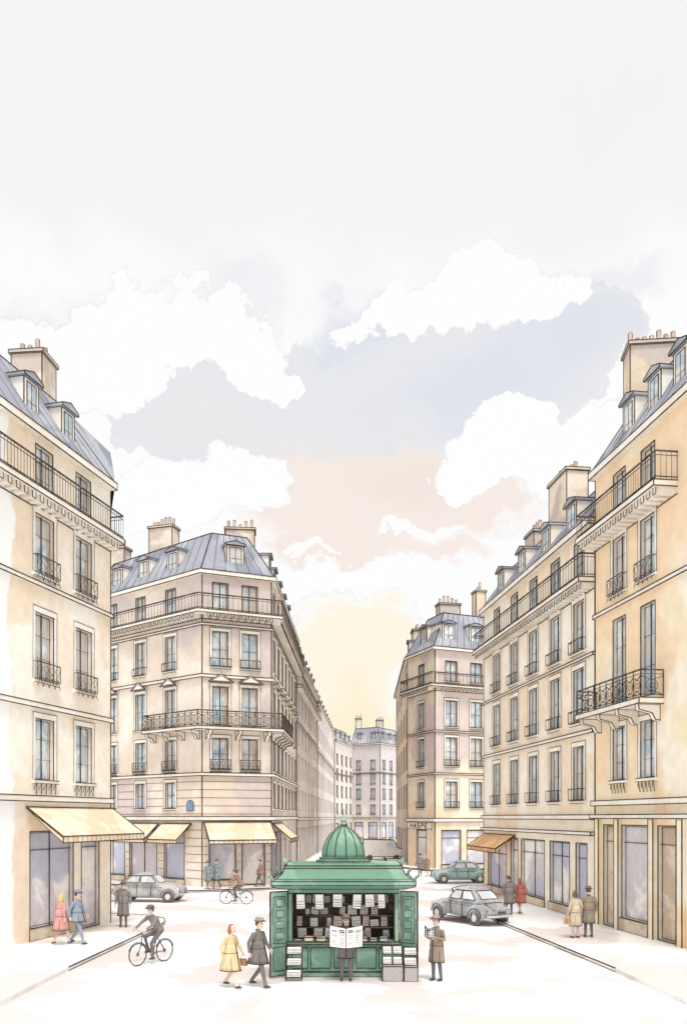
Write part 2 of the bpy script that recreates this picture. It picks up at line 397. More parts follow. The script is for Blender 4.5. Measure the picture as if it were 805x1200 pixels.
# ---- left corner building
v=[(-17.54,59.84),(-8.67,52.4),(-4.57,54.2),(-4.1,74)]
L2=Building(v,[(-17,76)],19.6,2.9,1.7,BEIGE,w=0.029)
for i,cols in ((0,(2.3,5.43,8.53)),(1,(1.15,3.05)),(2,(1.5,4.3,7.1,9.9,12.7,15.5,18.3))):
    W=[]
    for u in cols:
        g='' if i==2 else 'guard '
        W+=[(u,1.05,7.35,9.3,g+'orn'),(u,1.05,10.1,12.5,'ped'),(u,1.05,13.7,15.9,g),(u,1.0,17.2,18.9,'plain')]
        if i!=1: W+=[(u,1.0,4.95,6.6,'')]
    if i==0: W+=[(2.2,3.0,0.5,3.4,'shop'),(5.7,2.9,0.5,3.4,'shop'),(8.9,2.0,0.5,3.4,'shop')]
    if i==1: W+=[(1.3,1.7,0.5,3.4,'shop'),(3.3,1.5,0.15,3.4,'shop')]
    if i==2: W+=[(2.0,2.6,0.5,3.4,'shop'),(5.4,2.4,0.5,3.4,'shop'),(9.0,2.6,0.5,3.4,'shop'),(13,2.6,0.5,3.4,'shop')]
    L2.facade(i,W,rust=(0.6,6.9,0.5) if i<2 else None,trans=1 if i<2 else 0)
L2.band(13.0,13.2,0.15); L2.band(6.95,7.15,0.18); L2.band(4.2,4.45,0.2); L2.band(16.2,16.35,0.1)
L2.balcony(17.05,0.75,step=0.3)
f0,f1,f2=L2.fr
pts=[tuple(f0.p(6.6,0,0))[:2],v[1],v[2],tuple(f2.p(7.5,0,0))[:2]]
L2.balcony(9.95,0.8,pts,orn=True,dent=False,step=0.2,corb=1.5)
L2.awning(0,4.4,7.4,4.0,3.0,1.2); L2.awning(0,7.7,10.6,4.0,3.0,1.2); L2.awning(1,0.1,4.4,4.1,3.0,1.3); L2.awning(2,0.4,6.5,4.0,3.0,1.2)
for i,us in ((0,(2.5,5.4,8.4)),(1,(2.2,)),(2,(1.8,5.0,8.5,12,15.5))):
    for u in us: L2.dormer(i,u,1.1)
L2.chimney(-12.6,60.0,20,24.6,1.8,1.0,-0.3,6)
L2.chimney(-7.2,59.6,20,24.3,2.0,1.1,0.1,5)
L2.chimney(-16.2,61.5,20,23.6,1.5,0.9,-0.3,3)
L2.chimney(-6.6,68,20,24,1.0,2.0,0.0,4)
pl=L2.part('street_name_plate',wash('enamel_blue',(128,154,190),(150,172,202)))
A=[];B=[]
for k in range(9):
    a=math.pi*k/8; A.append(f0.p(10.5+0.32*math.cos(a),0.02,5.15+0.3*math.sin(a))); B.append(f0.p(10.5+0.32*math.cos(a),0.05,5.15+0.3*math.sin(a)))
A+= [f0.p(10.18,0.02,4.8),f0.p(10.82,0.02,4.8)]; B+=[f0.p(10.18,0.05,4.8),f0.p(10.82,0.05,4.8)]
pl.rings([A,B]); L2.ink.loop(B,0.015)
L2.done()

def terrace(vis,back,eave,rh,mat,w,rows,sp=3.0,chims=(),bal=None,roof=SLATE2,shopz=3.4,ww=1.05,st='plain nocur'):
    b=Building(vis,back,eave,rh,1.4,mat,roof,w)
    for i,f in enumerate(b.fr):
        n=max(1,int(f.L/sp)); W=[]
        for q in range(n):
            u=(q+0.5)*f.L/n
            for z0,z1 in rows: W.append((u,ww,z0,z1,st))
            W.append((u,min(2.0,f.L/n-0.5),0.4,shopz,'shop'+(' far' if 'far' in st else '')))
        b.facade(i,W,trans=0,depth=.1)
        for q in range(0,n,1):
            b.dormer(i,(q+0.5)*f.L/n,0.95)
    b.band(4.1,4.35,0.15); b.band(eave-5.8,eave-5.65,0.1)
    if bal: b.balcony(bal,0.5,step=0.9,dent=False)
    for c in chims: b.chimney(*c)
    b.done(); return b
R5=[(5.0,6.8),(7.9,9.9),(10.8,12.8),(13.6,15.4)]
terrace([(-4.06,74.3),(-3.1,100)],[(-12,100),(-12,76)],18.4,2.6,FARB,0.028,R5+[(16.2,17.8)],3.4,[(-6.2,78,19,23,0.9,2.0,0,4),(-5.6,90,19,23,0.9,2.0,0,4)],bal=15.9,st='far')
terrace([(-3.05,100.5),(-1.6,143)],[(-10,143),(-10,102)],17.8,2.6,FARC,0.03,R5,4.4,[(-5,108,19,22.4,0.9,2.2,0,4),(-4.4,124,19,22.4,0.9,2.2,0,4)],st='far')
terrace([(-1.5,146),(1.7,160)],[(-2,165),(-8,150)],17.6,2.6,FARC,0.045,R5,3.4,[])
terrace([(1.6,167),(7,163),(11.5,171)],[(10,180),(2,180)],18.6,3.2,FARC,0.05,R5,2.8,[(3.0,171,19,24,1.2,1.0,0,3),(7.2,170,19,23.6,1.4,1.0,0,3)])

# ---- centre right corner building
v=[(6.2,100),(5.7,76),(7.6,71),(13.5,73.8)]
R3=Building(v,[(14,100)],18.6,3.4,1.8,PEACH,SLATE,0.036)
rows=[(5.2,7.4,'guard'),(8.7,11.1,'guard'),(12.0,14.2,''),(15.8,17.5,'plain')]
for i,cols in ((0,(3,8,13,18,22)),(1,(2.8,)),(2,(1.6,4.1))):
    W=[]
    for u in cols:
        for z0,z1,st in rows: W.append((u,1.15,z0,z1,st if i else 'far'))
        W.append((u,1.9,0.4,3.3,'shop' if i else 'shop far'))
    R3.facade(i,W,trans=1 if i else 0,depth=.15 if i else .04)
R3.band(4.0,4.3,0.18,pts=v[1:]); R3.band(7.95,8.1,0.12,pts=v[1:]); R3.band(11.5,11.65,0.12,pts=v[1:])
R3.balcony(15.4,0.75,pts=v[1:],step=0.38)
R3.dormer(1,2.7,1.2); R3.dormer(2,1.5,1.2); R3.dormer(2,4.2,1.2); R3.dormer(0,20,1.1)
R3.chimney(9.3,76,20,23.2,1.9,1.0,0.2,5); R3.chimney(12.2,77,20,24.6,0.9,1.0,0.2,2)
R3.chimney(7.2,84,20,22.6,0.9,1.6,0.0,4)
f=R3.fr[1]; fa=R3.part('shop_fascia',TRIM); bb=f.b(0.3,5.0,-0.02,0.14,3.38,3.96); fa.box8(bb); R3.ink.loop([bb[3],bb[2],bb[6],bb[7]],0.02)
LET={'H':(((0,0),(0,.36)),((.32,0),(.32,.36)),((0,.18),(.32,.18))),'A':(((0,0),(.16,.36)),((.16,.36),(.32,0)),((.07,.13),(.25,.13))),
 'S':(((0,0),(.3,0)),((.3,0),(.3,.18)),((.3,.18),(0,.18)),((0,.18),(0,.36)),((0,.36),(.3,.36))),'P':(((0,0),(0,.36)),((0,.36),(.3,.36)),((.3,.36),(.3,.18)),((.3,.18),(0,.18))),
 'E':(((0,0),(0,.36)),((0,0),(.3,0)),((0,.36),(.3,.36)),((0,.18),(.24,.18)))}
for k,ch in enumerate('HASPE'):
    u=0.9+k*0.72
    for a,b in LET[ch]: R3.ink.bar(f.p(u+a[0]*1.3,0.15,3.49+a[1]),f.p(u+b[0]*1.3,0.15,3.49+b[1]),0.03)
R3.done()

# ---- right terrace
R2=Building([(8.3,50.5),(10.19,34.62)],[(15,34.62),(15,50.5)],16.6,2.6,1.7,IVORY,w=0.023)
W=[]
for u in (2.6,5.7,8.65,11.6,14.35):
    W+=[(u,1.2,5.1,7.4,'guard'),(u,1.2,8.4,10.7,'guard'),(u,1.2,11.4,13.55,'guard'),(u,1.1,14.25,16.1,'plain')]
W+=[(2.6,3.4,0.5,3.0,'shop'),(8.5,3.4,0.5,3.3,'shop'),(12.1,2.4,0.5,3.3,'shop'),(14.6,1.2,0.16,3.3,'shop'),(5.7,1.2,0.16,3.3,'shop')]
R2.facade(0,W,trans=1)
R2.band(3.65,3.8,0.2); R2.band(4.3,4.5,0.16); R2.band(7.85,8.0,0.12); R2.band(11.0,11.12,0.1)
R2.balcony(14.15,0.7,step=0.3)
R2.awning(0,0.3,5.9,3.45,2.75,1.1,AWNO)
for u in (2.4,6.0,9.6,12.8): R2.dormer(0,u,1.1)
R2.chimney(11.3,43.0,17,21.4,1.1,2.4,0.12,5)
R2.chimney(11.0,48.5,17,20.4,0.9,1.4,0.12,3)
R2.done()

# ---- right foreground house
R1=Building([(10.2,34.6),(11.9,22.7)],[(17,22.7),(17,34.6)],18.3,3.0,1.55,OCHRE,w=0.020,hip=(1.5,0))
W=[]
for u in (2.1,4.3):
    W+=[(u,1.05,5.8,7.85,'brk'),(u,1.05,8.7,12.0,'plain'),(u,1.05,12.95,15.1,'guard orn'),(u,1.0,15.8,17.6,'plain')]
W+=[(1.3,1.1,0.16,4.1,'shop blind'),(3.3,2.0,0.6,4.1,'shop'),(5.6,1.2,0.16,4.1,'shop blind')]
R1.facade(0,W)
R1.band(4.35,4.5,0.25); R1.band(4.85,5.05,0.2); R1.band(12.4,12.55,0.12)
R1.balcony(15.6,0.85,pts=[(10.2,34.6),tuple(R1.fr[0].p(6.3,0,0))[:2]],step=0.17)
R1.balcony(8.5,0.9,pts=[tuple(R1.fr[0].p(0.1,0,0))[:2],tuple(R1.fr[0].p(5.4,0,0))[:2]],orn=True,dent=False,step=0.17,corb=1.7)
f=R1.fr[0]
for u in (0.35,2.05,4.7,6.6):
    b=f.b(u-0.17,u+0.17,-0.03,0.12,0.1,4.34); R1.part('pilasters',OCHRE).box8(b); R1.ink.loop([b[3],b[2],b[6],b[7]],0.017)
for u in (2.3,4.25,6.0,8.0): R1.dormer(0,u,0.9)
R1.chimney(12.15,33.7,18.5,22.8,1.9,1.1,-0.1,7)
R1.done()

# ================================================================= ground
GROUND=wash('pale_paving',(252,251,250),(254,254,254),scale=0.12,grain=0.004,lo=0.3,hi=0.45)
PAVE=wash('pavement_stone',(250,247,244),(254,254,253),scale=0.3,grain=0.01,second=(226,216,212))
KERB=wash('kerb_stone',(232,228,224),(242,240,236),scale=0.5)
g=M(); g.poly([(-1500,-300,0),(1500,-300,0),(1500,2500,0),(-1500,2500,0)])
me=g.mesh('ground'); me.materials.append(GROUND); link(D.objects.new('ground',me))
ASPH=wash('roadway_shadow_wash',(252,251,249),(254,254,254),scale=0.5,grain=0.006,second=(226,214,211),lo=0.35,hi=0.5)  # second: mauve noise patches, soft shadow washes painted into the road colour
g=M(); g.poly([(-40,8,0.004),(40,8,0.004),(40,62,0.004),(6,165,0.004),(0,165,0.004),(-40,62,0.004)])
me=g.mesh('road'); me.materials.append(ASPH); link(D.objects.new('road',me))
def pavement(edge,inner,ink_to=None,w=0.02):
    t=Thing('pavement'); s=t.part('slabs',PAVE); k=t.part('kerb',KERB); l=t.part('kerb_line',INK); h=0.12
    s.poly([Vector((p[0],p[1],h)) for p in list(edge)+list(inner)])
    for a,b in zip(edge[:-1],edge[1:]):
        k.poly([Vector((a[0],a[1],0)),Vector((b[0],b[1],0)),Vector((b[0],b[1],h)),Vector((a[0],a[1],h))])
        if ink_to is None or min(a[1],b[1])>=ink_to-0.01:
            ww=0.00055*(a[1]+b[1])/2
            l.bar((a[0],a[1],h),(b[0],b[1],h),ww); l.bar((a[0],a[1],0.012),(b[0],b[1],0.012),ww*0.7)
    t.done()
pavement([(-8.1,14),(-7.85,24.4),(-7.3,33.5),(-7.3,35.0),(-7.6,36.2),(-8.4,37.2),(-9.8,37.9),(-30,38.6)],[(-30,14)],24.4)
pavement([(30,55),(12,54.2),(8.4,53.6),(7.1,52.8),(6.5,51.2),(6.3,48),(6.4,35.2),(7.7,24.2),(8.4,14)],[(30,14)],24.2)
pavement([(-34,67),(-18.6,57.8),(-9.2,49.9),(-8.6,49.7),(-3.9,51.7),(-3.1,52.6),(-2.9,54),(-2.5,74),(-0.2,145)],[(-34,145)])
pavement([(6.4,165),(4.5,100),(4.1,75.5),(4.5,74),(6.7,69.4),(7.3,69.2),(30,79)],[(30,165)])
# ================================================================= people
SKIN=wash('skin',(242,206,182),(248,222,202),scale=4,grain=0.03)
DARK=wash('dark_detail',(60,52,50),(80,72,68),scale=4)
def col(rgb,n): return wash(n,tuple(c+(255-c)*.10 for c in rgb),scale=3,lo=0.45,hi=0.75,grain=0.1,light=tuple(min(250,c+34) for c in rgb))
POSES={
 'stand':dict(kL=(.10,.02,.50),aL=(.11,-.02,.09),kR=(-.10,.03,.50),aR=(-.11,.02,.09),eL=(.27,-.02,1.15),wL=(.29,.06,.90),eR=(-.27,-.02,1.15),wR=(-.29,.06,.90)),
 'walk':dict(kL=(.10,.17,.53),aL=(.09,.27,.10),kR=(-.10,.03,.50),aR=(-.10,-.27,.14),eL=(.26,-.12,1.17),wL=(.27,-.10,.91),eR=(-.26,.06,1.16),wR=(-.25,.20,.95)),
 'read':dict(kL=(.10,.03,.50),aL=(.12,.0,.09),kR=(-.10,.03,.50),aR=(-.12,.0,.09),eL=(.28,.10,1.14),wL=(.31,.33,1.22),eR=(-.28,.10,1.14),wR=(-.31,.33,1.22)),
 'hold':dict(kL=(.10,.03,.50),aL=(.10,.02,.09),kR=(-.10,.0,.50),aR=(-.10,-.06,.09),eL=(.25,.02,1.14),wL=(.12,.26,1.26),eR=(-.27,.0,1.14),wR=(-.14,.24,1.22)),
 'cycle':dict(hip=(0,-.30,1.0),chest=(0,-.05,1.36),kL=(.11,.16,.80),aL=(.11,.02,.40),kR=(-.11,.10,.62),aR=(-.11,.04,.22),eL=(.27,.18,1.22),wL=(.24,.42,1.08),eR=(-.27,.18,1.22),wR=(-.24,.42,1.08)),
}
def dseg(p,a,b):
    ab=b-a; t=max(0,min(1,(p-a).dot(ab)/max(1e-9,ab.length_squared))); return (p-(a+ab*t)).length
def figure(t,pose,coat,legs,shoes,hair,hat=None,hem=0.55,skirt=False,woman=False,off=(0,0,0),hair_len=0,vox=0.02,bag=None):
    P={k:Vector(v) for k,v in POSES[pose].items()}
    hip=P.get('hip',Vector((0,0,.94))); chest=P.get('chest',hip+Vector((0,0.0,.42)))
    ax=(chest-hip).normalized(); rt=Vector((1,0,0))
    sw=.175 if woman else .20
    shL=chest+Vector((sw,0,0.02)); shR=chest+Vector((-sw,0,0.02)); neck=chest+ax*.10+Vector((0,.01,0))
    hd=neck+Vector((0,.025,.15)); o=Vector(off)
    m=M(); bones=[]
    def limb(pts,rad,labs):
        m.tube([p+o for p in pts],rad,n=12)
        for i,l in enumerate(labs): bones.append((pts[i]+o,pts[i+1]+o,l,min(rad[i],rad[i+1])))
    wst=.135 if woman else .16
    m.tube([hip-ax*.08+o,hip+ax*.02+o,hip+ax*.16+o,hip+ax*.32+o,chest+ax*.02+o,chest+ax*.07+o],[(.15,.11),(.175,.125),(wst,.11),(.18,.125),(sw*.93,.10),(.09,.07)],n=16,ref=rt)
    bones.append((hip+o,chest+o,'coat',.15)); bones.append((shL+o,shR+o,'coat',.08))
    limb([chest,neck,hd],[.075,.055,.05],['coat','skin'])
    for sgn,sh,e,wr,k,an in ((1,shL,P['eL'],P['wL'],P['kL'],P['aL']),(-1,shR,P['eR'],P['wR'],P['kR'],P['aR'])):
        limb([sh-rt*sgn*.04,sh,e,wr],[.06,.068,.052,.038],['coat','coat','coat'])
        hj=hip+rt*sgn*.09
        limb([hj,k,an],[.098 if not woman else .09,.064,.044],['legs','legs2'])
        toe=an+Vector((0,.17,-.045)); toe.z=max(toe.z,.035) if pose!='cycle' else toe.z
        m.tube([an+o+Vector((0,-.05,-.045)),an+o+Vector((0,.04,-.04)),toe+o+Vector((0,-.02,0))],[(.04,.035),(.045,.04),(.038,.022)],n=10,ref=rt)
        bones.append((an+o+Vector((0,-.05,-.04)),toe+o,'shoe',.042))
    m.ell(hd+o,(.078,.095,.118),n=16,m=10); bones.append((hd+o-Z(.05),hd+o+Z(.05),'skin',.09))
    m.tube([hd+o+Vector((0,.085,.02)),hd+o+Vector((0,.118,-.025))],[.012,.02],n=8)
    m.ell(hd+o+Vector((0,.05,-.085)),(.045,.04,.035),n=10,m=6)
    for sg in(1,-1): m.ell(hd+o+Vector((sg*.08,-.005,0)),(.014,.022,.034),n=8,m=6)
    ob=D.objects.new('tmp',m.mesh('tmp')); link(ob)
    rm=ob.modifiers.new('r','REMESH'); rm.mode='VOXEL'; rm.voxel_size=vox
    sm=ob.modifiers.new('s','SMOOTH'); sm.factor=0.5; sm.iterations=2
    dg=bpy.context.evaluated_depsgraph_get(); dg.update()
    me=D.meshes.new_from_object(ob.evaluated_get(dg)); D.objects.remove(ob)
    me.name='body'; me.materials.clear()
    for mm in (coat,SKIN,legs,shoes): me.materials.append(mm)
    if skirt: me.materials[2]=wash('stockings',(222,190,168),scale=4)
    idx={'coat':0,'skin':1,'legs':2,'legs2':2,'shoe':3}
    for p in me.polygons:
        c=p.center; best=min(bones,key=lambda b:dseg(c,b[0],b[1])-b[3]); p.material_index=idx[best[2]]; p.use_smooth=True
    link(D.objects.new('body',me),t.e)
    if hem<0.9:
        cm=t.part('coat' if not skirt else 'coat_and_skirt',coat,True); R=[]
        fl=.26 if skirt or woman else .235
        stp=abs(P['aL'].y-P['aR'].y)*0.22
        for q in range(7):
            tt=q/6; zz=1.2+(hem-1.2)*tt; a=(wst+.035)+(fl-wst-.035)*tt**0.8; b=.145+(fl*.72+stp-.145)*tt
            R.append([Vector((a*math.cos(x)*(1+.03*tt*math.sin(5*x)),b*math.sin(x)*(1+.04*tt*math.sin(4*x)),zz))+o for x in [2*math.pi*k/20 for k in range(20)]])
        cm.rings(R)
        dl=t.part('coat_lines',DARK)
        dl.bar(R[0][5]+Vector((0,.006,0)),R[6][5]+Vector((0,.006,0)),.009)
        dl.loop(R[6],.008); 
        for k in (2,8,13,17): dl.bar(R[3][k],R[6][k],.005)
        dl.loop([p*1 for p in R[2]],.006)
    lp=t.part('collar',coat,True); lp.tube([neck+o+Vector((-.06,.02,-.03)),neck+o+Vector((-.065,-.04,.01)),neck+o+Vector((0,-.075,.02)),neck+o+Vector((.065,-.04,.01)),neck+o+Vector((.06,.02,-.03)),neck+o+Vector((0,.10,-.14))],[.02]*5+[.012],n=6)
    hm=t.part('hands',SKIN,True)
    for sgn,e,wr in ((1,P['eL'],P['wL']),(-1,P['eR'],P['wR'])):
        d=(wr-e).normalized()
        if pose in('read',): d=Vector((-sgn*.3,.5,.8)).normalized()
        if pose in('cycle',): d=Vector((0,.8,-.4)).normalized()
        pn=Vector((sgn,0,0)); wd=d.cross(pn).normalized(); pn=wd.cross(d)
        if wd.y<0: wd=-wd
        hm.tube([wr+o-d*.02,wr+o+d*.03,wr+o+d*.085],[(.024,.024),(.036,.018),(.040,.014)],n=10,ref=wd)
        for fi,(of,ln) in enumerate(((-.030,.060),(-.010,.074),(.010,.078),(.030,.068))):
            a=wr+o+d*.075+wd*of; b=a+d*ln*.5-pn*.012; c=b+d*ln*.3-pn*.022
            hm.tube([a,b,c],[.0095,.0085,.007],n=6)
        a=wr+o+d*.03+wd*.034; hm.tube([a,a+wd*.03+d*.025-pn*.008,a+wd*.036+d*.055-pn*.016],[.012,.010,.008],n=6)
    fc=t.part('eyes_and_mouth',DARK,True)
    for sg in (1,-1):
        fc.ell(hd+o+Vector((sg*.03,.092,.012)),(.010,.006,.010),n=8,m=5)
        fc.bar(hd+o+Vector((sg*.018,.094,.036)),hd+o+Vector((sg*.045,.084,.034)),.004)
    fc.bar(hd+o+Vector((-.022,.092,-.058)),hd+o+Vector((.022,.092,-.058)),.005)
    hr=t.part('hair',hair,True)
    R=[]
    for q in range(8):
        a=-0.35+(math.pi/2+0.3)*q/7; a=min(a,1.54)
        R.append([hd+o+Vector((.089*math.cos(a)*math.cos(x),-.012+(.104*math.cos(a)*math.sin(x) if math.sin(x)<0 or a>0.75 else .06*math.cos(a)*math.sin(x)),.012+.122*math.sin(a))) for x in [2*math.pi*k/16 for k in range(16)]])
    hr.rings(R)
    if hair_len:
        hr.ell(hd+o+Vector((0,-.05,-.05)),(.10,.07,.09+hair_len*.3),n=14,m=8)
        for sg in (1,-1): hr.ell(hd+o+Vector((sg*.075,-.01,-.03)),(.034,.05,.075),n=10,m=6)
    if hat is not None:
        ht=t.part('hat',hat,True)
        c=hd+o+Z(.062)
        prof=[(.0,0),(.165,.004),(.17,.012),(.112,.016),(.106,.07),(.098,.11),(.07,.122),(.01,.112)]
        ht.rings([[c+Vector((r*.93*math.cos(x),r*1.12*math.sin(x),z+ (0.02*abs(math.cos(x)) if r>.15 else 0))) for x in [2*math.pi*k/20 for k in range(20)]] for r,z in [(max(r,.004),z) for r,z in prof]])
        hb=t.part('hat_band',DARK,True); hb.rings([[c+Vector((r*.93*math.cos(x),r*1.12*math.sin(x),z)) for x in [2*math.pi*k/20 for k in range(20)]] for r,z in ((.115,.018),(.113,.042))],cap=False)
    if bag is not None:
        b=t.part('handbag',bag); w0=P['wR']+o+Vector((-.04,.0,-.1))
        bb=[w0+Vector(q) for q in ((-.05,-.13,-.27),(.05,-.13,-.27),(.05,.13,-.27),(-.05,.13,-.27),(-.035,-.1,-.08),(.035,-.1,-.08),(.035,.1,-.08),(-.035,.1,-.08))]
        b.box8(bb); b.tube([bb[4],w0+Vector((0,-.07,.0)),w0+Vector((0,.0,.03)),w0+Vector((0,.07,.0)),bb[7]],[.008]*5,n=6)
def person(name,x,y,head,H,pose,coat,legs,shoes,hair,z=0.004,**k):
    t=Thing(name,(x,y,z),head,H/1.78)
    figure(t,pose,coat,legs,shoes,hair,**k)
    return t
c_grey=col((132,126,122),'coat_grey'); c_dark=col((112,104,100),'coat_dark'); c_tan=col((230,198,146),'coat_camel')
c_pink=col((212,146,138),'coat_rose'); c_blue=col((140,150,170),'coat_blue'); c_olive=col((146,130,110),'coat_olive')
c_beige=col((204,186,160),'coat_beige'); c_trs=col((108,102,102),'trousers_grey'); c_shoe=col((76,66,62),'leather_dark')
c_red=col((182,98,84),'coat_red'); h_aub=col((178,104,72),'hair_auburn'); h_blond=col((224,188,128),'hair_blond'); h_br=col((100,80,66),'hair_brown')
c_hat=col((160,148,136),'felt_hat'); c_bag=col((184,136,96),'bag_leather'); c_teal=col((130,148,146),'coat_teal'); c_brn=col((156,120,100),'coat_brown')
PI=math.pi
def go(t): t.done(); return t
NP=wash('newsprint',(244,241,235),(252,250,246),scale=6)
def paper(t,c,wd,h,fold=0.12):
    m=t.part('newspaper',NP); l=t.part('newsprint_columns',DARK); c=Vector(c)
    for sg in (1,-1):
        q=[c+Vector((0,0,-h/2)),c+Vector((sg*wd/2,fold*-1,-h/2+0.03)),c+Vector((sg*wd/2,fold*-1,h/2+0.07)),c+Vector((0,0,h/2))]
        m.box8([q[0],q[1],q[1]+Vector((0,.006,0)),q[0]+Vector((0,.006,0)),q[3],q[2],q[2]+Vector((0,.006,0)),q[3]+Vector((0,.006,0))])
        l.loop([p+Vector((0,.008,0)) for p in q],.009)
        for s in range(2,12):
            t0=s/13
            for (a,b) in ((.1,.45),(.55,.9)):
                if random.random()<.75:
                    A=q[0].lerp(q[3],t0); B=q[1].lerp(q[2],t0)
                    l.bar(A.lerp(B,a)+Vector((0,.0085,0)),A.lerp(B,b-.05*random.random())+Vector((0,.0085,0)),.003 if s<10 else .009)
t=person('man',0.07,22.95,PI,1.78,'read',c_dark,c_trs,c_shoe,h_br,hat=c_dark,hem=.62,vox=.016)
paper(t,(0,.47,1.20),.88,.54,.14); go(t)
t=person('woman',-2.9,22.0,-PI/2-.5,1.68,'walk',c_tan,c_tan,c_shoe,h_aub,hem=.48,skirt=True,woman=True,hair_len=.1,vox=.016,bag=c_bag); go(t)
t=person('man',-2.2,22.05,-PI/2-.45,1.80,'walk',c_dark,c_trs,c_shoe,h_br,hat=c_hat,hem=.62,vox=.016); go(t)
t=person('man',2.5,22.9,PI/2+.75,1.76,'hold',c_olive,c_trs,c_shoe,h_br,hat=c_hat,hem=.52,vox=.016)
paper(t,(0,.36,1.32),.34,.24,.08); go(t)
go(person('woman',-9.45,28.6,-.5,1.78,'walk',c_pink,c_pink,c_shoe,h_blond,z=.12,hem=.5,skirt=True,woman=True,hair_len=.25))
go(person('man',-8.95,28.7,-PI/2-.2,1.84,'walk',c_blue,c_blue,c_shoe,h_br,z=.12,hat=c_blue,hem=.75))
go(person('man',-8.55,33.2,PI,1.78,'stand',c_grey,c_trs,c_shoe,h_br,z=.12,hat=c_dark,hem=.45))
go(person('woman',-8.05,50.8,PI*.9,1.68,'stand',c_teal,c_teal,c_shoe,h_br,z=.12,hem=.5,skirt=True,woman=True,hat=c_dark))
go(person('man',-7.55,51.0,PI*.9,1.78,'walk',c_teal,c_trs,c_shoe,h_br,z=.12,hat=c_dark,hem=.55))
go(person('man',-5.1,52.4,PI/2,1.74,'walk',c_brn,c_trs,c_shoe,h_br,z=.12,hat=c_hat,hem=.8))
go(person('man',5.65,63,PI,1.72,'walk',c_grey,c_trs,c_shoe,h_br,hem=.6,hat=c_dark))
go(person('woman',6.15,63.2,PI,1.64,'walk',c_brn,c_brn,c_shoe,h_br,hem=.5,skirt=True,woman=True,hair_len=.1))
go(person('man',7.25,37.4,.1,1.76,'stand',c_grey,c_trs,c_shoe,h_br,z=.12,hem=.5,hat=c_hat))
go(person('woman',7.78,37.6,.3,1.66,'walk',c_red,c_brn,c_shoe,h_aub,z=.12,hem=.55,skirt=True,woman=True,hair_len=.1))
go(person('woman',8.2,30.2,.4,1.72,'stand',c_beige,c_beige,c_shoe,h_br,z=.12,hem=.45,skirt=True,woman=True,hair_len=.1,bag=c_bag))
go(person('man',8.72,30.4,.1,1.82,'stand',c_olive,c_trs,c_shoe,h_br,z=.12,hem=.5,hat=c_dark))

# ---- cyclists
FRAME=col((96,92,92),'bike_enamel'); TYRE=col((74,68,66),'tyre_rubber'); CHR=col((176,174,172),'bike_steel')
def cyclist(x,y,head,coat,legs,hat):
    b=Thing('bicycle',(x,y,0.004),head); tr=b.part('tyres',TYRE,True); fr=b.part('frame',FRAME,True); ch=b.part('handlebar_and_spokes',CHR,True)
    for yy in (-.52,.53):
        tr.torus((0,yy,.34),(1,0,0),.325,.02,n=32,m=6)
        for k in range(12):
            a=2*PI*k/12; ch.bar((0,yy,.34),(0,yy+.315*math.cos(a),.34+.315*math.sin(a)),.0035)
        fr.torus((0,yy,.34),(1,0,0),.035,.018,n=12,m=6)
        pts=[(0,yy+.37*math.cos(a),.34+.37*math.sin(a)) for a in [PI*(.12+.8*k/10) for k in range(11)]]; fr.tube(pts,.014,n=6,ref=(1,0,0))
    bb=(0,-.06,.30); seat=(0,-.22,.84); hd=(0,.36,.86); hl=(0,.40,.68)
    for a,c in ((bb,seat),(seat,hd),(bb,hl),((0,.40,.62),(0,.53,.34)),((0,.34,.98),(0,.41,.62))): fr.tube([a,c],.018,n=8)
    for sx in (.03,-.03): fr.tube([(sx,-.52,.34),bb],.011,n=6); fr.tube([(sx,-.52,.34),(0,-.21,.80)],.010,n=6)
    ch.tube([(-.26,.34,1.03),(-.2,.42,1.05),(0,.38,.98),(.2,.42,1.05),(.26,.34,1.03)],.013,n=8)
    fr.torus((0.03,-.06,.30),(1,0,0),.09,.012,n=18,m=5)
    fr.tube([(.04,-.06,.3),(.05,.02,.46)],.011,n=6); fr.tube([(-.04,-.06,.3),(-.05,-.0,.17)],.011,n=6)
    for sx,p in ((.1,(.0,.02,.37)),(-.1,(0,-.0,.18))): fr.box8([(sx-.05,p[1]-.04,p[2]-.012),(sx+.05,p[1]-.04,p[2]-.012),(sx+.05,p[1]+.06,p[2]-.012),(sx-.05,p[1]+.06,p[2]-.012),(sx-.05,p[1]-.04,p[2]+.012),(sx+.05,p[1]-.04,p[2]+.012),(sx+.05,p[1]+.06,p[2]+.012),(sx-.05,p[1]+.06,p[2]+.012)])
    sd=b.part('saddle',c_shoe,True); sd.tube([(0,-.36,.90),(0,-.26,.905),(0,-.1,.89)],[(.02,.02),(.09,.03),(.02,.015)],n=10,ref=(1,0,0)); sd.tube([seat,(0,-.24,.9)],.014,n=6)
    b.done()
    t=Thing('cyclist',(x,y,0.004),head); figure(t,'cycle',coat,legs,c_shoe,h_br,hat=hat,hem=.95,vox=.018); 
    t.done()
cyclist(-5.75,25.6,PI*.5+.95,c_grey,c_trs,c_dark)
cyclist(-5.4,43.1,PI*.5-.1,c_brn,c_trs,c_dark)

